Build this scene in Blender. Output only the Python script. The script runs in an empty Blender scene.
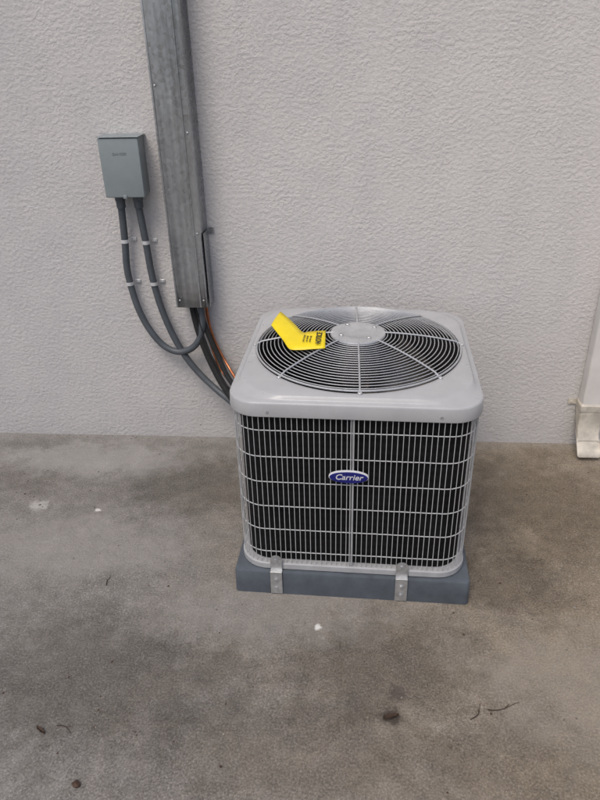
import bpy, bmesh, math, random
from mathutils import Vector, Matrix
random.seed(7)
S=bpy.context.scene
COL=bpy.context.collection

# ---------------------------------------------------------------- helpers
def newmat(name):
    m=bpy.data.materials.new(name); m.use_nodes=True
    nt=m.node_tree; b=nt.nodes['Principled BSDF']
    return m,nt,b
def noise(nt,vec,scale,detail=4,rough=.55,dist=0):
    n=nt.nodes.new('ShaderNodeTexNoise'); n.inputs['Scale'].default_value=scale
    n.inputs['Detail'].default_value=detail; n.inputs['Roughness'].default_value=rough
    n.inputs['Distortion'].default_value=dist
    nt.links.new(vec,n.inputs['Vector']); return n.outputs['Fac']
def ramp(nt,fac,stops,interp='LINEAR'):
    r=nt.nodes.new('ShaderNodeValToRGB'); r.color_ramp.interpolation=interp
    e=r.color_ramp.elements
    while len(e)>1: e.remove(e[-1])
    first=True
    for p,c in stops:
        if not isinstance(c,(tuple,list)): c=(c,c,c)
        if first: e[0].position=p; e[0].color=(*c,1); first=False
        else:
            k=e.new(p); k.color=(*c,1)
    nt.links.new(fac,r.inputs['Fac']); return r.outputs['Color']
def mix(nt,fac,a,b,blend='MIX'):
    n=nt.nodes.new('ShaderNodeMix'); n.data_type='RGBA'; n.blend_type=blend
    for sock,v in ((n.inputs['Factor'],fac),(n.inputs[6],a),(n.inputs[7],b)):
        if isinstance(v,(int,float)): sock.default_value=v
        elif isinstance(v,(tuple,list)): sock.default_value=(*v,1)
        else: nt.links.new(v,sock)
    return n.outputs[2]
def math_(nt,op,a,b=0.0,c=0.0,clamp=False):
    n=nt.nodes.new('ShaderNodeMath'); n.operation=op; n.use_clamp=clamp
    for i,v in enumerate((a,b,c)):
        if isinstance(v,(int,float)): n.inputs[i].default_value=v
        else: nt.links.new(v,n.inputs[i])
    return n.outputs[0]
def coord(nt,kind='Object'):
    return nt.nodes.new('ShaderNodeTexCoord').outputs[kind]
def mapping(nt,vec,scale=(1,1,1),loc=(0,0,0),rot=(0,0,0)):
    n=nt.nodes.new('ShaderNodeMapping'); n.inputs['Scale'].default_value=scale
    n.inputs['Location'].default_value=loc; n.inputs['Rotation'].default_value=rot
    nt.links.new(vec,n.inputs['Vector']); return n.outputs[0]
def bump(nt,h,strength,dist,normal=None):
    n=nt.nodes.new('ShaderNodeBump'); n.inputs['Strength'].default_value=strength
    n.inputs['Distance'].default_value=dist; nt.links.new(h,n.inputs['Height'])
    if normal is not None: nt.links.new(normal,n.inputs['Normal'])
    return n.outputs[0]
def simple(name,col,rough=.5,metal=0,var=.12,scale=25,bmp=0.0,bscale=200):
    m,nt,b=newmat(name); v=coord(nt)
    f=noise(nt,v,scale,5,.6)
    lo=tuple(c*(1-var) for c in col); hi=tuple(min(1,c*(1+var)) for c in col)
    nt.links.new(ramp(nt,f,[(.3,lo),(.7,hi)]),b.inputs['Base Color'])
    b.inputs['Metallic'].default_value=metal
    rr=ramp(nt,noise(nt,v,scale*2.3,4),[(.3,max(0,rough-.08)),(.7,min(1,rough+.1))])
    nt.links.new(rr,b.inputs['Roughness'])
    if bmp: nt.links.new(bump(nt,noise(nt,v,bscale,3),bmp,.001),b.inputs['Normal'])
    return m
def finish(bm,name,mat,parent=None,smooth=True,angle=35):
    bmesh.ops.recalc_face_normals(bm,faces=bm.faces)
    me=bpy.data.meshes.new(name); bm.to_mesh(me); bm.free()
    mats=mat if isinstance(mat,(list,tuple)) else [mat]
    for mm in mats: me.materials.append(mm)
    if smooth:
        me.shade_smooth()
        try: me.set_sharp_from_angle(angle=math.radians(angle))
        except Exception: pass
    o=bpy.data.objects.new(name,me); COL.objects.link(o)
    if parent: o.parent=parent
    return o
def empty(name,loc=(0,0,0),rz=0):
    e=bpy.data.objects.new(name,None); e.location=loc; e.rotation_euler=(0,0,rz)
    e.empty_display_size=.05; COL.objects.link(e); return e
def box(bm,x0,x1,y0,y1,z0,z1,bev=0,seg=2,mi=0):
    t=bmesh.new()
    bmesh.ops.create_cube(t,size=1)
    for v in t.verts:
        v.co=Vector(((x0+x1)/2+v.co.x*(x1-x0),(y0+y1)/2+v.co.y*(y1-y0),(z0+z1)/2+v.co.z*(z1-z0)))
    if bev: bmesh.ops.bevel(t,geom=t.edges[:],offset=bev,segments=seg,affect='EDGES',profile=.5)
    for f in t.faces: f.material_index=mi
    me=bpy.data.meshes.new('tmp'); t.to_mesh(me); t.free(); bm.from_mesh(me); bpy.data.meshes.remove(me)
def tube(bm,pts,r,n=8,closed=False,caps=True,mi=0):
    pts=[Vector(p) for p in pts]; L=len(pts)
    rings=[]; prev=None
    for i,p in enumerate(pts):
        if closed: t=(pts[(i+1)%L]-pts[i-1]).normalized()
        else: t=(pts[min(i+1,L-1)]-pts[max(i-1,0)]).normalized()
        if prev is None:
            a=Vector((0,0,1)) if abs(t.z)<.9 else Vector((1,0,0))
            u=t.cross(a).normalized()
        else: u=(prev-t*prev.dot(t)).normalized()
        prev=u; w=t.cross(u)
        rr=r(i/(L-1)) if callable(r) else r
        rings.append([bm.verts.new(p+(u*math.cos(2*math.pi*k/n)+w*math.sin(2*math.pi*k/n))*rr) for k in range(n)])
    rng=range(L) if closed else range(L-1)
    for i in rng:
        A=rings[i];B=rings[(i+1)%L]
        for k in range(n):
            f=bm.faces.new((A[k],A[(k+1)%n],B[(k+1)%n],B[k])); f.material_index=mi
    if caps and not closed:
        for q in (rings[0][::-1],rings[-1]):
            f=bm.faces.new(q); f.material_index=mi
def smoothpath(P,n=10):
    P=[Vector(p) for p in P]; out=[]
    Q=[2*P[0]-P[1]]+P+[2*P[-1]-P[-2]]
    for i in range(1,len(Q)-2):
        a,b,c,d=Q[i-1:i+3]
        for k in range(n):
            t=k/n
            out.append(.5*((2*b)+(c-a)*t+(2*a-5*b+4*c-d)*t*t+(3*b-a-3*c+d)*t**3))
    out.append(P[-1]); return out
def rsq_arc(h,rc,step):
    """rounded square perimeter, nearly even spacing, ccw from front middle"""
    s=h-rc
    def line(a,b):
        L=math.dist(a,b); n=max(1,round(L/step))
        return [(a[0]+(b[0]-a[0])*i/n,a[1]+(b[1]-a[1])*i/n) for i in range(n)]
    def arc(cx,cy,a0):
        n=max(4,round(rc*math.pi/2/step))
        return [(cx+rc*math.cos(a0+math.pi/2*i/n),cy+rc*math.sin(a0+math.pi/2*i/n)) for i in range(n)]
    return (line((0,-h),(s,-h))+arc(s,-s,-math.pi/2)+line((h,-s),(h,s))+arc(s,s,0)+
            line((s,h),(-s,h))+arc(-s,s,math.pi/2)+line((-h,s),(-h,-s))+arc(-s,-s,math.pi)+line((-s,-h),(0,-h)))
def ray_rsq(h,rc,a):
    c,s=math.cos(a),math.sin(a); m=max(abs(c),abs(s)); t=h/m
    x,y=abs(c)*t,abs(s)*t; k=h-rc
    if x>k and y>k:
        ac,as_=abs(c),abs(s); B=k*(ac+as_); Cc=2*k*k-rc*rc
        t=B+math.sqrt(max(0,B*B-Cc))
    return (c*t,s*t)
def loft(bm,rings,close_first=False,close_last=False,mi=0):
    R=[[bm.verts.new(p) for p in r] for r in rings]; n=len(R[0])
    for A,B in zip(R,R[1:]):
        for k in range(n):
            f=bm.faces.new((A[k],A[(k+1)%n],B[(k+1)%n],B[k])); f.material_index=mi
    if close_first: bm.faces.new(R[0][::-1]).material_index=mi
    if close_last: bm.faces.new(R[-1]).material_index=mi
def cyl(bm,c,r,z0,z1,n=32,bev=.002,mi=0):
    def ring(rr,z): return [(c[0]+rr*math.cos(2*math.pi*k/n),c[1]+rr*math.sin(2*math.pi*k/n),z) for k in range(n)]
    loft(bm,[ring(r,z0),ring(r,z1-bev),ring(r-bev,z1)],True,True,mi)

# ---------------------------------------------------------------- materials
# stucco
m_wall,nt,b=newmat('stucco_paint'); v=coord(nt)
big=noise(nt,v,.9,3,.5); mid=noise(nt,v,6,5,.6); fine=noise(nt,v,110,4,.6)
c=ramp(nt,big,[(.3,(.60,.575,.565)),(.7,(.66,.635,.615))])
c=mix(nt,.30,c,ramp(nt,mid,[(.3,(.555,.540,.540)),(.7,(.69,.665,.640))]))
c=mix(nt,.16,c,ramp(nt,fine,[(.35,(.40,.395,.39)),(.65,(.78,.765,.75))]))
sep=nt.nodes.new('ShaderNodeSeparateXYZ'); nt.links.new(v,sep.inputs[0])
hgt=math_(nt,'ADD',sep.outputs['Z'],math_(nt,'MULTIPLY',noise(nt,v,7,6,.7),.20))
grime_shade=ramp(nt,hgt,[(.06,1),(.15,.60),(.32,.25),(.85,0)])  # grime towards the base, its darkening also painted in as the soft shadow band
c=mix(nt,math_(nt,'MULTIPLY',grime_shade,.45),c,(.33,.325,.33))
vo=nt.nodes.new('ShaderNodeTexVoronoi'); vo.inputs['Scale'].default_value=42
nt.links.new(v,vo.inputs['Vector']); sc=nt.nodes.new('ShaderNodeSeparateColor'); nt.links.new(vo.outputs['Color'],sc.inputs[0])
spl=math_(nt,'MULTIPLY',ramp(nt,vo.outputs['Distance'],[(.10,1),(.24,0)]),math_(nt,'GREATER_THAN',sc.outputs[0],.88))
c=mix(nt,math_(nt,'MULTIPLY',math_(nt,'MULTIPLY',spl,ramp(nt,sep.outputs['Z'],[(.02,1),(.35,0)])),.6),c,(.20,.185,.17))
st=noise(nt,mapping(nt,v,(9,9,.7)),1.6,4,.6)
c=mix(nt,math_(nt,'MULTIPLY',ramp(nt,st,[(.5,0),(.75,1)]),.12),c,(.40,.39,.39))
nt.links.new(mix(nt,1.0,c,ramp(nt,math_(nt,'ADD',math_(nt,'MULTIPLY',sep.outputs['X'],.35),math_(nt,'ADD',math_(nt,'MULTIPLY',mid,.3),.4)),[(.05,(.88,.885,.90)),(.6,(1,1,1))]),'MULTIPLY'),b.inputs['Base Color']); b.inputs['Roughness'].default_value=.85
b.inputs['Specular IOR Level'].default_value=.25
h1=ramp(nt,noise(nt,mapping(nt,v,(.9,1,1.1)),70,4,.55,0),[(.38,0),(.64,1)],'EASE')
h2=noise(nt,v,180,3,.65)
patch=ramp(nt,noise(nt,v,9,4,.6),[(.35,.5),(.65,1)])
h1=math_(nt,'MULTIPLY',h1,patch)
n1=bump(nt,h1,.46,.0032); n2=bump(nt,h2,.50,.0016,n1)
n3=bump(nt,noise(nt,v,4,3,.5),.35,.012,n2)
nt.links.new(n3,b.inputs['Normal'])

# concrete ground
m_gr,nt,b=newmat('weathered_concrete'); v=coord(nt)
sep=nt.nodes.new('ShaderNodeSeparateXYZ'); nt.links.new(v,sep.inputs[0])
big=noise(nt,v,1.3,5,.6,.4); mid=noise(nt,v,5.5,8,.72,.4); sm=noise(nt,v,19,8,.72); sp=noise(nt,v,170,3,.7)
c=ramp(nt,big,[(.34,(.135,.122,.107)),(.5,(.200,.184,.165)),(.66,(.262,.245,.224))])
c=mix(nt,.55,c,ramp(nt,mid,[(.34,(.095,.085,.073)),(.5,(.195,.178,.158)),(.66,(.315,.293,.266))]))
c=mix(nt,.42,c,ramp(nt,sm,[(.34,(.085,.076,.065)),(.5,(.195,.178,.158)),(.66,(.36,.338,.308))]))
c=mix(nt,.38,c,ramp(nt,sp,[(.34,(.050,.044,.037)),(.5,(.192,.176,.157)),(.66,(.44,.415,.38))]))
xf=ramp(nt,math_(nt,'ADD',math_(nt,'MULTIPLY',sep.outputs['X'],.5),math_(nt,'ADD',math_(nt,'MULTIPLY',mid,.6),.15)),[(.1,0),(.8,1)])
c=mix(nt,xf,mix(nt,1.0,c,(.97,1.0,1.04),'MULTIPLY'),mix(nt,1.0,c,(1.10,1.0,.85),'MULTIPLY'))
def specks(c,scale,th,col,amt,msk=None,r0=.18,r1=.34):
    vo=nt.nodes.new('ShaderNodeTexVoronoi'); vo.inputs['Scale'].default_value=scale
    nt.links.new(v,vo.inputs['Vector'])
    sc=nt.nodes.new('ShaderNodeSeparateColor'); nt.links.new(vo.outputs['Color'],sc.inputs[0])
    near=ramp(nt,vo.outputs['Distance'],[(r0,1),(r1,0)])
    pick=math_(nt,'GREATER_THAN',sc.outputs[0],th)
    f=math_(nt,'MULTIPLY',math_(nt,'MULTIPLY',near,pick),amt)
    if msk is not None: f=math_(nt,'MULTIPLY',f,msk)
    return mix(nt,f,c,col)
mk=ramp(nt,noise(nt,v,3.2,5,.7),[(.44,.05),(.60,1)])
mk2=ramp(nt,noise(nt,mapping(nt,v,loc=(3,5,1)),4,5,.7),[(.44,.08),(.60,1)])
c=specks(c,190,.72,(.44,.41,.37),.45,mk,.25,.50)
c=specks(c,160,.78,(.055,.048,.040),.50,mk2,.25,.50)
c=specks(c,85,.95,(.42,.39,.35),.6,mk,.15,.34)
c=specks(c,60,.95,(.045,.038,.032),.65,mk2,.12,.30)
yy=math_(nt,'ADD',sep.outputs['Y'],math_(nt,'MULTIPLY',noise(nt,v,6,5,.7),.16))
dust=ramp(nt,yy,[(.0,0),(.075,.55),(.12,.75)])
c=mix(nt,math_(nt,'MULTIPLY',dust,.5),c,(.33,.32,.305))
def stain(c,x,y,r,col,amt,nscale=9,sy=1.0,mode='MIX'):
    mp=mapping(nt,v,(1/r,1/(r*sy),1),(-x/r,-y/(r*sy),0))
    ln=nt.nodes.new('ShaderNodeVectorMath'); ln.operation='LENGTH'; nt.links.new(mp,ln.inputs[0])
    d=math_(nt,'ADD',ln.outputs['Value'],math_(nt,'MULTIPLY',math_(nt,'SUBTRACT',noise(nt,v,nscale,7,.75),.5),2.4))
    return mix(nt,math_(nt,'MULTIPLY',ramp(nt,d,[(.45,1),(.95,0)]),amt),c,col,mode)
def dark(c,x,y,r,kk,amt,ns,sy): return stain(c,x,y,r,(kk,kk*.97,kk*.93),amt,ns,sy,'MULTIPLY')
c=dark(c,.08,-1.22,.36,.58,.75,9,.7)
c=dark(c,-.75,-1.30,.60,.58,.8,7,.5)
c=dark(c,-.15,-1.48,.5,.70,.6,8,.35)
c=dark(c,-.62,-.36,.36,.58,.8,8,.7)
c=dark(c,-1.35,-.35,.3,.66,.6,8,.4)
c=dark(c,.75,-.45,.5,.62,.8,6,.8)
c=dark(c,.52,-.85,.24,.58,.8,10,.8)
c=dark(c,.35,-1.5,.3,.68,.6,8,.5)
c=stain(c,-1.0,-.75,.55,(.33,.316,.30),.40,7,.45)
c=stain(c,-1.1,-.2,.5,(.37,.362,.35),.45,8,.35)
c=stain(c,-.25,-1.02,.5,(.31,.295,.275),.35,8,.35)
c=stain(c,.70,-1.25,.40,(.31,.280,.238),.40,8,.7)
c=stain(c,.115,-1.375,.04,(.045,.035,.03),.8,40,.9)
c=stain(c,.14,-1.30,.035,(.06,.045,.045),.65,50,1)
c=stain(c,-.090,-1.079,.013,(.70,.69,.66),.95,60,1.2)
c=stain(c,-.965,-.544,.018,(.62,.61,.59),.9,60,.7)
c=stain(c,-1.205,-.524,.05,(.48,.47,.45),.6,40,.8)
nt.links.new(c,b.inputs['Base Color'])
nt.links.new(ramp(nt,mid,[(.3,.70),(.7,.92)]),b.inputs['Roughness']); b.inputs['Specular IOR Level'].default_value=.3
n1=bump(nt,sm,.5,.006); n2=bump(nt,sp,.55,.0025,n1); n3=bump(nt,mid,.4,.012,n2)
nt.links.new(n3,b.inputs['Normal'])

m_lid=simple('grey_paint',(.415,.420,.428),.34,0,.06,14,.12,350)
m_wire=simple('wire_coating',(.50,.51,.52),.4,.1,.08,30)
m_gwire=simple('guard_wire_coating',(.50,.51,.52),.32,.4,.1,30)
m_black=simple('black_interior',(.008,.008,.009),.6,0,.2,30)
m_base=simple('base_pan_paint',(.38,.385,.395),.45,0,.12,20)
m_pad=simple('pad_plastic',(.078,.092,.110),.6,0,.25,12,.3,240)
m_box=simple('box_enamel',(.24,.275,.285),.45,0,.07,15,.1,300)
m_cond=simple('conduit_pvc',(.075,.086,.098),.5,0,.15,25)
m_blackfoam=simple('foam_insulation',(.014,.014,.015),.85,0,.3,60,.5,300)
m_copper=simple('copper',(.45,.18,.09),.5,1,.25,40)
m_zinc=simple('zinc',(.50,.51,.52),.42,.7,.2,60)
m_strap=simple('strap_zinc',(.70,.71,.72),.4,.4,.08,60)
m_blade=simple('fan_blade_metal',(.15,.135,.12),.32,.8,.3,12)
m_motor=simple('motor_shell',(.42,.41,.40),.28,.9,.4,40)
m_white=simple('white_vinyl',(.70,.68,.65),.45,0,.08,8)
m_dirtywhite=simple('dirty_vinyl',(.56,.52,.45),.6,0,.25,22,.2,200)
m_yel=simple('yellow_card',(.85,.66,.012),.5,0,.04,20)
m_ink=simple('black_ink',(.015,.015,.015),.5,0,.1,30)
m_blue=simple('blue_enamel',(.012,.015,.16),.25,0,.1,30)
m_badgew=simple('white_enamel',(.62,.63,.66),.3,0,.03,30)
m_leaf=simple('dead_leaf',(.06,.035,.022),.8,0,.3,60)
m_twig=simple('twig_bark',(.05,.035,.025),.85,0,.3,90)
m_stone=simple('pebble_stone',(.19,.172,.148),.85,0,.75,25,.5,150)
# galvanised steel
m_galv,nt,b=newmat('galvanised_steel'); v=coord(nt)
vo=nt.nodes.new('ShaderNodeTexVoronoi'); vo.inputs['Scale'].default_value=95
nt.links.new(mapping(nt,v,(1,1,.8)),vo.inputs['Vector'])
sc=nt.nodes.new('ShaderNodeSeparateColor'); nt.links.new(vo.outputs['Color'],sc.inputs[0])
streak=noise(nt,mapping(nt,v,(26,8,.55)),1.5,3,.5)
blot=noise(nt,mapping(nt,v,(1,1,.45)),8,4,.55)
c=ramp(nt,streak,[(.35,(.27,.29,.31)),(.65,(.56,.58,.60))])
c=mix(nt,.14,c,ramp(nt,sc.outputs[0],[(0,(.20,.21,.22)),(1,(.75,.77,.78))]))
c=mix(nt,.25,c,ramp(nt,blot,[(.4,(.24,.25,.265)),(.6,(.56,.57,.58))]))
nt.links.new(c,b.inputs['Base Color']); b.inputs['Metallic'].default_value=.85
nt.links.new(ramp(nt,mix(nt,.35,streak,sc.outputs[0]),[(.25,.24),(.75,.40)]),b.inputs['Roughness'])
nt.links.new(bump(nt,noise(nt,mapping(nt,v,(5,3,.8)),3,2),.55,.014),b.inputs['Normal'])
# condenser coil fins
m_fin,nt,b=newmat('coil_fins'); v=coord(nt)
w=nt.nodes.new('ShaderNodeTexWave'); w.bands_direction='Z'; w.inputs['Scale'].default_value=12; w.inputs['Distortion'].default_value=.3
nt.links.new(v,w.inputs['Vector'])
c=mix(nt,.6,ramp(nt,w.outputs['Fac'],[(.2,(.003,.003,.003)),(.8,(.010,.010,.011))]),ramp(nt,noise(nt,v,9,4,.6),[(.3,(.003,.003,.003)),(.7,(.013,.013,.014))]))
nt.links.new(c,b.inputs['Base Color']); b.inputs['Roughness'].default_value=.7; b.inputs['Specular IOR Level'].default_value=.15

# ---------------------------------------------------------------- setting
bm=bmesh.new()
g=60
vs=[bm.verts.new(p) for p in ((-g,-g,0),(g,-g,0),(g,g,0),(-g,g,0))]; bm.faces.new(vs)
finish(bm,'concrete_ground',m_gr,smooth=False)
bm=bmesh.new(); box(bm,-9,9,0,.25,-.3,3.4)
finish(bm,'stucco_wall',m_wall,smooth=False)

# ---------------------------------------------------------------- equipment pad
PY=-.5805; PX=.0194; ROT=-.0333
pad=empty('equipment_pad',(PX,PY,0),ROT)
bm=bmesh.new(); H=.373
P0=rsq_arc(H,.014,.03)
loft(bm,[[(x*s,y*s,z) for (x,y) in P0] for s,z in ((1.001,.0),(.998,.04),(.995,.083),(.990,.0875),(.975,.0885))],True,True)
finish(bm,'pad_body',m_pad,pad,angle=30)

# ---------------------------------------------------------------- condenser unit
U=empty('air_conditioner_condenser',(PX,PY,0),ROT)
bm=bmesh.new()
prof=[(.350,.0895),(.355,.090),(.3575,.093),(.3575,.111),(.355,.1145),(.345,.1155)]
n=200
loft(bm,[[(*ray_rsq(h,.09,2*math.pi*k/n),z) for k in range(n)] for h,z in prof],True,True)
finish(bm,'base_pan',m_base,U)
bm=bmesh.new()
loft(bm,[[(*ray_rsq(h,.08,2*math.pi*k/n),z) for k in range(n)] for h,z in [(.336,.117),(.336,.668)]])
loft(bm,[[(*ray_rsq(h,.07,2*math.pi*k/n),z) for k in range(n)] for h,z in [(.318,.117),(.318,.668)]])
finish(bm,'coil',m_fin,U)
# grille wires
bm=bmesh.new(); step=.0160; GH=.3525
per=rsq_arc(GH,.085,step)
for (x,y) in per:
    jx=random.uniform(-.0005,.0005); tube(bm,[(x+jx,y,.1150),(x-jx,y,.40),(x+jx*.5,y,.665)],.00118,5)
for dx in (-.0042,.0042): tube(bm,[(dx-.001,-GH-.001,.115),(dx-.001,-GH-.001,.665)],.0016,5)
fine_=rsq_arc(GH-.0030,.083,.012)
for i in range(6):
    z=.158+i*.0895
    tube(bm,[(x,y,z+random.uniform(-.0004,.0004)) for x,y in fine_],.00165,6,closed=True)
finish(bm,'wire_grille',m_wire,U)
# lid
FV=.022
bm=bmesh.new(); n=256
def rs(h,rc,z): return [(*ray_rsq(h,rc,2*math.pi*k/n),z) for k in range(n)]
def cr(r,z): return [(r*math.cos(2*math.pi*k/n),FV*.4+r*math.sin(2*math.pi*k/n),z) for k in range(n)]
loft(bm,[rs(.350,.085,.656),rs(.3605,.09,.656),rs(.3612,.09,.659),rs(.3600,.09,.6945),rs(.3585,.09,.6990),rs(.3555,.09,.7010),
   rs(.346,.10,.7015),rs(.3425,.13,.7050),rs(.339,.150,.7125),rs(.336,.160,.7145),cr(.3275,.7155),cr(.3240,.7150),cr(.3215,.711),cr(.3200,.690),cr(.316,.60),cr(.314,.52)])
finish(bm,'lid',m_lid,U,angle=50)
bm=bmesh.new(); loft(bm,[cr(.3192,.704),cr(.3150,.60),cr(.3130,.50),cr(.3120,.30)]); finish(bm,'shroud',m_black,U)
bm=bmesh.new(); cyl(bm,(0,0),.31,.1165,.122,64); finish(bm,'inner_floor',m_black,U)
bm=bmesh.new()
for (x,y,ax) in [(-.24,-.3608,0),(.24,-.3608,0),(.3608,-.22,1),(.3608,.22,1),(-.3608,-.22,1),(-.3608,.22,1)]:
    t=bmesh.new(); bmesh.ops.create_cone(t,cap_ends=True,segments=6,radius1=.005,radius2=.0045,depth=.004,matrix=Matrix.Translation((x,y,.672))@Matrix.Rotation(math.pi/2,4,'X' if ax==0 else 'Y'))
    me=bpy.data.meshes.new('t'); t.to_mesh(me); t.free(); bm.from_mesh(me)
finish(bm,'lid_screws',m_zinc,U)
# fan guard
FC=(0,FV*.4)
bm=bmesh.new()
def gz(r):
    t=r/.322; return .7215+.036*(1-t**2.2)
def circ(r,z,m=96): return [(FC[0]+r*math.cos(2*math.pi*k/m),FC[1]+r*math.sin(2*math.pi*k/m),z) for k in range(m)]
r=.094
while r<.316:
    tube(bm,circ(r,gz(r)),.00150,6,closed=True); r+=.0122
tube(bm,circ(.322,.7215),.0030,8,closed=True)
for k in range(8):
    a=k*math.pi/4-math.pi/2+.05
    pts=[]
    for j in range(15):
        rr=.07+(.324-.07)*j/14
        pts.append((FC[0]+rr*math.cos(a),FC[1]+rr*math.sin(a),gz(rr)+.0042 if j<14 else .7200))
    tube(bm,pts,.0028,6)
    cx,cy=FC[0]+.329*math.cos(a),FC[1]+.329*math.sin(a)
    cyl(bm,(cx,cy),.0065,.7150,.7205,12,.001)
finish(bm,'fan_guard',m_gwire,U)
bm=bmesh.new()
def hc(r,z,m=64): return [(FC[0]+r*math.cos(2*math.pi*k/m),FC[1]+r*math.sin(2*math.pi*k/m),z) for k in range(m)]
loft(bm,[hc(.086,.752),hc(.088,.756),hc(.086,.7605),hc(.070,.7630),hc(.052,.7635),hc(.047,.7605),hc(.010,.7600)],True,True)
finish(bm,'hub_plate',m_gwire,U)
bm=bmesh.new()
for k in range(4):
    a=k*math.pi/2+.6; cyl(bm,(FC[0]+.062*math.cos(a),FC[1]+.062*math.sin(a)),.0075,.7625,.768,6,.001)
finish(bm,'hub_bolts',m_zinc,U)
bm=bmesh.new(); cyl(bm,FC,.068,.60,.748,48,.008); cyl(bm,FC,.020,.57,.60,24); finish(bm,'fan_motor',m_motor,U)
bm=bmesh.new()
for k in range(3):
    a0=k*2*math.pi/3+.35; G=[]
    for i in range(9):
        rr=.06+(.298-.06)*i/8; wd=.42+.55*(i/8); row=[]
        for j in range(7):
            t=j/6-.5; a=a0+t*wd+.25*(i/8)
            row.append(bm.verts.new((FC[0]+rr*math.cos(a),FC[1]+rr*math.sin(a),.590+t*.11-.02*(1-4*t*t)*.5)))
        G.append(row)
    for i in range(8):
        for j in range(6): bm.faces.new((G[i][j],G[i][j+1],G[i+1][j+1],G[i+1][j]))
finish(bm,'fan_blades',m_blade,U)
bm=bmesh.new()
loft(bm,[[(-.03+rr*math.cos(2*math.pi*k/40),.02+rr*math.sin(2*math.pi*k/40),z) for k in range(40)] for rr,z in [(.10,.123),(.10,.33),(.09,.37),(.06,.395),(.02,.40)]],True,True)
finish(bm,'compressor',m_black,U)
bm=bmesh.new(); tube(bm,smoothpath([(.08,.05,.2),(.14,.0,.40),(.18,-.12,.50),(.24,-.16,.50),(.28,-.08,.45),(.28,-.05,.2)]),.010,10)
finish(bm,'copper_tube',m_copper,U)
# badge
bm=bmesh.new(); m=48; by=-.357; bx,bz=-.010,.462
def el(s,y): return [(bx+.0585*s*math.cos(2*math.pi*k/m),y,bz+.0205*s*math.sin(2*math.pi*k/m)) for k in range(m)]
loft(bm,[el(1,by+.004),el(1,by-.003),el(.97,by-.0045)],True,True)
finish(bm,'badge_rim',m_badgew,U)
bm=bmesh.new(); loft(bm,[el(.95,by-.004),el(.95,by-.0052),el(.92,by-.0058)],True,True); finish(bm,'badge_plate',m_blue,U)
def text(body,size,mat,parent,loc,rot,name,shear=0,ext=.0003,bold=0):
    c=bpy.data.curves.new(name,'FONT'); c.body=body; c.size=size; c.extrude=ext; c.shear=shear; c.align_x='CENTER'; c.align_y='CENTER'; c.offset=bold
    o=bpy.data.objects.new(name+'_tmp',c); COL.objects.link(o)
    dg=bpy.context.evaluated_depsgraph_get(); me=bpy.data.meshes.new_from_object(o.evaluated_get(dg))
    bpy.data.objects.remove(o); me.materials.clear(); me.materials.append(mat)
    q=bpy.data.objects.new(name,me); COL.objects.link(q); q.parent=parent; q.location=loc; q.rotation_euler=rot; return q
text('Carrier',.0265,m_badgew,U,(bx,by-.0062,bz+.001),(math.pi/2,0,0),'badge_lettering',.25,.0003,.0003)
# hold down brackets
bm=bmesh.new()
for x in (-.236,.160):
    box(bm,x-.019,x+.019,-.3775,-.3755,.004,.095,.0008,1)
    box(bm,x-.019,x+.019,-.3755,-.3625,.0895,.0920,.0008,1)
    box(bm,x-.019,x+.019,-.3640,-.3617,.0895,.132,.0009,1)
    t=bmesh.new(); bmesh.ops.create_cone(t,cap_ends=True,segments=32,radius1=.019,radius2=.019,depth=.0022,matrix=Matrix.Translation((x,-.36284,.132))@Matrix.Rotation(math.pi/2,4,'X'))
    me=bpy.data.meshes.new('t'); t.to_mesh(me); t.free(); bm.from_mesh(me)
    for zz in (.03,.065,.134):
        yb=-.3775 if zz<.1 else -.3640
        t=bmesh.new(); bmesh.ops.create_cone(t,cap_ends=True,segments=6,radius1=.0055,radius2=.005,depth=.005,matrix=Matrix.Translation((x,yb-.0025,zz))@Matrix.Rotation(math.pi/2,4,'X'))
        me=bpy.data.meshes.new('t'); t.to_mesh(me); t.free(); bm.from_mesh(me)
finish(bm,'hold_down_brackets',m_zinc,U)
bm=bmesh.new(); box(bm,-.350,-.30,.28,.353,.117,.655,.006,2); finish(bm,'service_panel',m_lid,U)

# ---------------------------------------------------------------- yellow tag
T=empty('yellow_tag',(0,0,0))
sec=[((-.262,-.520,.762),(-.243,-.400,.762)),((-.238,-.572,.758),(-.213,-.452,.760)),((-.212,-.632,.757),(-.184,-.512,.760)),((-.188,-.692,.756),(-.156,-.572,.760)),
     ((-.158,-.702,.757),(-.138,-.581,.765)),((-.120,-.700,.759),(-.112,-.579,.767)),((-.079,-.693,.759),(-.082,-.575,.767))]
bm=bmesh.new(); A=smoothpath([s[0] for s in sec],4); B=smoothpath([s[1] for s in sec],4)
rows=[]
for a,c_ in zip(A,B):
    rows.append([bm.verts.new(a.lerp(c_,j/4)+Vector((0,0,.003*math.sin(math.pi*j/4)))) for j in range(5)])
for i in range(len(rows)-1):
    for j in range(4): bm.faces.new((rows[i][j],rows[i+1][j],rows[i+1][j+1],rows[i][j+1]))
o=finish(bm,'tag_card',m_yel,T); md=o.modifiers.new('s','SOLIDIFY'); md.thickness=.0006
text('NOTICE',.024,m_ink,T,(-.100,-.638,.7690),(.07,0,math.pi/2-.02),'tag_lettering',0,.0002,.0006)
text('check charge\nsee manual\nservice only',.010,m_ink,T,(-.137,-.642,.7683),(.07,0,math.pi/2-.04),'tag_small_print',0,.0002)

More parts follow.
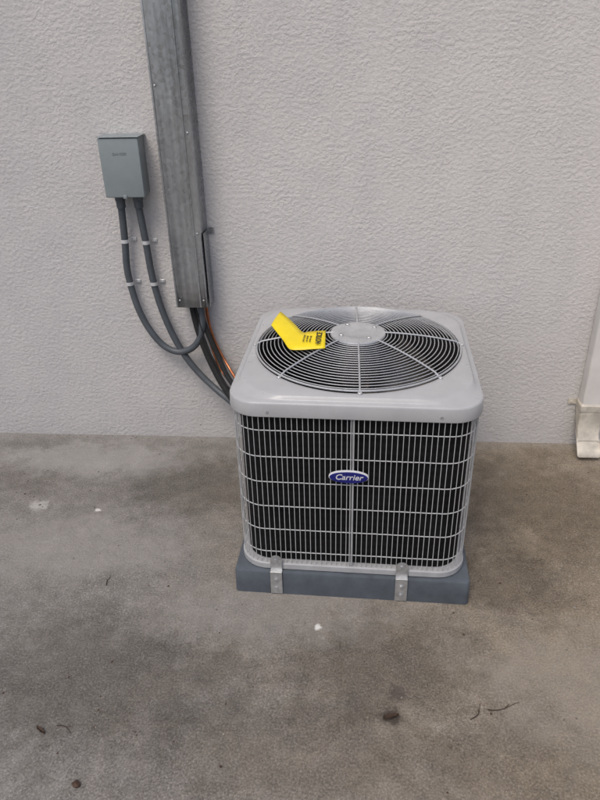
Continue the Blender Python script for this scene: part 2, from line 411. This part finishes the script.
# ---------------------------------------------------------------- line set cover
D=empty('line_set_cover',(0,0,0))
x0,x1,yf=-.684,-.565,-.102
prof=[(x0-.001,-.002),(x0,-.098),(x0+.002,yf),(x1-.010,yf),(x1-.002,yf+.002),(x1,yf+.008),(x1+.006,-.002)]
top=3.3
bm=bmesh.new()
def sheet(prof,z0,z1,seg=24):
    G=[[bm.verts.new((x+random.uniform(-.0008,.0008),y+random.uniform(-.0010,.0010) if 0<i<len(prof)-1 else y,z0+(z1-z0)*k/seg)) for i,(x,y) in enumerate(prof)] for k in range(seg+1)]
    for k in range(seg):
        for i in range(len(prof)-1): bm.faces.new((G[k][i],G[k][i+1],G[k+1][i+1],G[k+1][i]))
sheet(prof,.660,top,24)
o=finish(bm,'cover_sheet',m_galv,D,angle=25); md=o.modifiers.new('s','SOLIDIFY'); md.thickness=.0015; md.offset=1
bm=bmesh.new(); box(bm,x1-.026,x1-.0195,yf-.0060,yf-.0022,.662,top,.001,1)
box(bm,x0-.0005,x0+.006,yf-.0050,yf-.0022,.662,top,.001,1)
box(bm,x1+.004,x1+.032,-.006,-.003,.925,.950,.001,1)
box(bm,x1+.0075,x1+.0095,-.085,-.004,.655,.945,.0005,1)
finish(bm,'cover_seams',m_galv,D)
bm=bmesh.new()
for (sx,sz) in ((x0+.015,.69),(x1-.010,.69),(x1-.010,1.30),(x1-.010,1.75),(x1-.010,.95),(x0+.013,1.45)):
    t_=bmesh.new(); bmesh.ops.create_uvsphere(t_,u_segments=10,v_segments=6,radius=.004,matrix=Matrix.Translation((sx,yf-.003,sz))@Matrix.Scale(.6,4,(0,1,0)))
    me=bpy.data.meshes.new('t'); t_.to_mesh(me); t_.free(); bm.from_mesh(me)
finish(bm,'cover_screws',m_zinc,D)

# ---------------------------------------------------------------- disconnect box
E=empty('electrical_disconnect_box',(0,0,0))
bm=bmesh.new()
box(bm,-.900,-.762,-.082,-.001,1.082,1.286,.004,2)
box(bm,-.904,-.758,-.091,-.070,1.080,1.284,.004,3)
box(bm,-.907,-.755,-.0945,-.002,1.2865,1.2895,.0012,1)
finish(bm,'enclosure',m_box,E)
bm=bmesh.new(); box(bm,-.838,-.824,-.095,-.091,1.076,1.090,.002,2)
finish(bm,'hasp',m_box,E)
text('DANGER',.013,m_box,E,(-.831,-.0913,1.232),(math.pi/2,0,0),'embossed_label',.1,.0009)

# ---------------------------------------------------------------- conduits
Cn=empty('electrical_conduit',(0,0,0))
bm=bmesh.new()
p1=[(-.868,-.045,1.082),(-.870,-.040,1.03),(-.877,-.034,.908),(-.886,-.032,.80),(-.880,-.032,.715),(-.862,-.036,.625),(-.828,-.040,.540),(-.778,-.045,.472),(-.720,-.052,.446),(-.660,-.058,.462),(-.618,-.062,.510),(-.600,-.062,.580),(-.600,-.055,.665),(-.602,-.055,.72)]
tube(bm,smoothpath(p1,8),.0135,14)
p2=[(-.800,-.045,1.082),(-.802,-.040,1.03),(-.795,-.034,.888),(-.790,-.032,.77),(-.775,-.032,.660),(-.752,-.036,.57),(-.720,-.042,.485),(-.680,-.050,.410),(-.630,-.060,.345),(-.565,-.085,.290),(-.49,-.13,.25),(-.42,-.19,.215),(-.335,-.27,.20)]
tube(bm,smoothpath(p2,8),.0135,14)
finish(bm,'flexible_conduit',m_cond,Cn)
bm=bmesh.new()
for x in (-.868,-.800):
    tube(bm,[(x,-.045,1.081),(x,-.045,1.062)],.020,8); tube(bm,[(x,-.045,1.062),(x,-.044,1.035)],.0168,16)
finish(bm,'conduit_fittings',m_cond,Cn)
bm=bmesh.new()
for (x,z) in ((-.877,.905),(-.7955,.900),(-.884,.735),(-.785,.735)):
    ring=[(x+.0155*math.cos(a),-.033-.0155*math.sin(a),z) for a in [math.pi*k/10 for k in range(11)]]
    for (A_,B_) in zip(ring,ring[1:]):
        vv=[bm.verts.new((q[0],q[1],z+dz)) for dz in (-.007,.007) for q in (A_,B_)]
        bm.faces.new((vv[0],vv[1],vv[3],vv[2]))
    box(bm,x+.014,x+.036,-.006,-.002,z-.007,z+.007,.001,1)
    tube(bm,[(x+.027,-.006,z),(x+.027,-.010,z)],.005,6)
finish(bm,'conduit_straps',m_strap,Cn)

# ---------------------------------------------------------------- refrigerant lines
L=empty('refrigerant_lines',(0,0,0))
bm=bmesh.new()
tube(bm,smoothpath([(-.640,-.050,.75),(-.635,-.050,.655),(-.622,-.056,.56),(-.598,-.066,.47),(-.565,-.085,.39),(-.52,-.12,.32),(-.45,-.18,.26),(-.34,-.26,.24)],8),.0150,14)
tube(bm,smoothpath([(-.612,-.045,.75),(-.606,-.045,.655),(-.594,-.05,.57),(-.572,-.06,.50),(-.545,-.075,.44),(-.50,-.12,.36),(-.43,-.18,.31),(-.34,-.26,.30)],8),.0105,12)
finish(bm,'pipe_insulation',m_blackfoam,L)
bm=bmesh.new()
tube(bm,smoothpath([(-.585,-.030,.74),(-.583,-.030,.60),(-.570,-.036,.52),(-.546,-.045,.455),(-.510,-.07,.395),(-.46,-.13,.35),(-.40,-.20,.33),(-.34,-.25,.33)],8),.0055,10)
tube(bm,smoothpath([(-.593,-.040,.74),(-.590,-.045,.60),(-.585,-.052,.53),(-.562,-.07,.44),(-.53,-.09,.37),(-.46,-.15,.33),(-.34,-.26,.31)],8),.004,8)
finish(bm,'copper_pipe',m_copper,L)
bm=bmesh.new()
tube(bm,smoothpath([(-.622,-.065,.75),(-.618,-.068,.64),(-.600,-.075,.55),(-.585,-.08,.48),(-.545,-.10,.40),(-.50,-.14,.33),(-.34,-.27,.27)],8),.0032,8)
finish(bm,'control_cable',m_blackfoam,L)

# ---------------------------------------------------------------- downspout
W=empty('downspout',(0,0,0))
def rect(x0,x1,y0,y1,rc,n=4):
    o=[]
    for cx,cy,a0 in ((x1-rc,y0+rc,-math.pi/2),(x1-rc,y1-rc,0),(x0+rc,y1-rc,math.pi/2),(x0+rc,y0+rc,math.pi)):
        for k in range(n+1):
            a=a0+math.pi/2*k/n; o.append((cx+rc*math.cos(a),cy+rc*math.sin(a)))
    return o
bm=bmesh.new()
dx0,dx1=.946,1.032
R0=rect(dx0,dx1,-.070,-.008,.008)
loft(bm,[[(x,y,z) for x,y in R0] for z in (3.3,.205)])
finish(bm,'pipe',m_white,W)
bm=bmesh.new()
path=[(-.039,.232,0),(-.039,.185,0),(-.041,.162,10),(-.047,.140,22),(-.057,.115,34),(-.074,.088,44),(-.097,.064,50),(-.118,.047,50)]
rings=[]
for j,(yc,zc,ang) in enumerate(path):
    a=math.radians(ang); s=.0025 if j<1 else (.0034 if j%2 else .0006)
    if j==7: s=.003
    rings.append([(x,yc+y*math.cos(a),zc+y*math.sin(a)) for (x,y) in rect(dx0-s,dx1+s,-.031-s,.031+s,.009)])
loft(bm,rings)
o=finish(bm,'elbow',m_dirtywhite,W,angle=28); md=o.modifiers.new('s','SOLIDIFY'); md.thickness=.002; md.offset=-1
bm=bmesh.new(); box(bm,dx0-.036,dx0-.003,-.006,-.003,.200,.226,.001,1); box(bm,dx0-.004,dx1+.004,-.0755,-.0740,.200,.226,.0006,1); box(bm,dx0-.0055,dx0-.004,-.0755,-.003,.200,.226,.0006,1)
tube(bm,[(dx0-.024,-.006,.212),(dx0-.024,-.0095,.212)],.005,8)
finish(bm,'wall_strap',m_dirtywhite,W)

# ---------------------------------------------------------------- debris
def blob(bm,x,y,r,sq=.5):
    t=bmesh.new(); bmesh.ops.create_icosphere(t,subdivisions=1,radius=r)
    for v_ in t.verts: v_.co*=random.uniform(.7,1.25); v_.co.z*=sq
    bmesh.ops.rotate(t,verts=t.verts,cent=(0,0,0),matrix=Matrix.Rotation(random.uniform(0,6),3,'Z'))
    bmesh.ops.translate(t,verts=t.verts,vec=(x,y,r*sq*.6))
    me=bpy.data.meshes.new('t'); t.to_mesh(me); t.free(); bm.from_mesh(me); bpy.data.meshes.remove(me)
bm=bmesh.new()
for i in range(900):
    x=random.uniform(-2.2,1.8); y=random.uniform(-2.2,-.01)
    if abs(x-PX)<.39 and abs(y-PY)<.39: continue
    blob(bm,x,y,random.choice((.0012,.0014,.0018,.0024,.0036)))
for i in range(220):
    blob(bm,random.uniform(-2,1.6),-abs(random.gauss(0,.03))-.003,random.uniform(.0012,.0038))
for (x,y,r) in ((-1.205,-.524,.006),(-1.19,-.535,.004),(-1.215,-.50,.005),(.708,-.962,.006),(-.66,-1.45,.003)): blob(bm,x,y,r)
finish(bm,'grit',m_stone,smooth=False)
bm=bmesh.new()
for i in range(70):
    x=random.uniform(-1.4,1.0); y=random.uniform(-1.7,-.05)
    if abs(x-PX)<.39 and abs(y-PY)<.39: continue
    blob(bm,x,y,random.uniform(.002,.0045),.3)
finish(bm,'leaf_litter',m_leaf,smooth=False)
bm=bmesh.new(); blob(bm,-.653,-1.606,.011,.6); finish(bm,'dark_pebble',m_leaf,smooth=False)
def leaf(name,x,y,s,rz):
    bm=bmesh.new(); G=[]
    for i in range(9):
        t=i/8; w_=max(0.0,math.sin(math.pi*t))**.7*.38*(1+.25*math.sin(t*19))
        G.append([bm.verts.new(((t-.5)*s,j*w_*s*.5,.004+abs(j)*.006+.004*math.sin(t*5+j))) for j in (-1,-.5,0,.5,1)])
    for A_,B_ in zip(G,G[1:]):
        for j in range(4): bm.faces.new((A_[j],A_[j+1],B_[j+1],B_[j]))
    o=finish(bm,name,m_leaf); o.location=(x,y,0); o.rotation_euler=(0,0,rz)
leaf('dry_leaf',.118,-1.378,.045,.4)
leaf('dry_leaf',-.80,-1.47,.03,-.5)
def twig(name,x,y,s,rz):
    bm=bmesh.new()
    P=[(s*(t-.5),.12*s*math.sin(t*4+x*9),.003+.002*math.sin(7*t)) for t in [k/8 for k in range(9)]]
    tube(bm,P,lambda t:.0016*(1-.6*t),6)
    tube(bm,[P[4],(P[4][0]+.2*s,P[4][1]+.14*s,.004)],.0009,5)
    o=finish(bm,name,m_twig); o.location=(x,y,0); o.rotation_euler=(0,0,rz)
twig('twig',.345,-1.350,.06,.9)
twig('twig',-.74,-1.46,.05,-.4)
twig('twig',-.80,-.92,.04,1.4)
twig('twig',.42,-1.33,.09,.1)
twig('twig',-1.1,-1.3,.06,.7)

# ---------------------------------------------------------------- light
az=math.radians(205); elev=math.radians(60)
w=bpy.data.worlds.new('World'); S.world=w; w.use_nodes=True; nt=w.node_tree
bg=nt.nodes['Background']; sky=nt.nodes.new('ShaderNodeTexSky'); sky.sky_type='NISHITA'; sky.sun_disc=False
sky.sun_elevation=elev; sky.sun_rotation=az; sky.dust_density=4; sky.air_density=1; sky.ozone_density=1
nt.links.new(sky.outputs[0],bg.inputs[0]); bg.inputs[1].default_value=.13
sl=bpy.data.lights.new('sun','SUN'); sl.energy=1.45; sl.angle=math.radians(25); sl.color=(1,.94,.87)
so=bpy.data.objects.new('sun',sl); COL.objects.link(so)
d=Vector((math.sin(az)*math.cos(elev),math.cos(az)*math.cos(elev),math.sin(elev)))
so.rotation_euler=d.to_track_quat('Z','Y').to_euler(); so.location=(0,-4,5)

# ---------------------------------------------------------------- camera
f=Vector((-0.07533,.87275,-.48232)); r_=Vector((.99705,.07294,-.02374)); dn=Vector((.01446,-.48269,-.87567))
cd=bpy.data.cameras.new('camera'); cam=bpy.data.objects.new('camera',cd); COL.objects.link(cam)
M=Matrix((( r_.x,-dn.x,-f.x,0),(r_.y,-dn.y,-f.y,-2.5397),(r_.z,-dn.z,-f.z,1.6),(0,0,0,1)))
cam.matrix_world=M
cd.sensor_fit='VERTICAL'; cd.sensor_height=32; cd.lens=670.76/800*32; cd.clip_start=.02; cd.clip_end=300
S.camera=cam
S.view_settings.view_transform='Standard'; S.view_settings.look='None'; S.view_settings.exposure=0
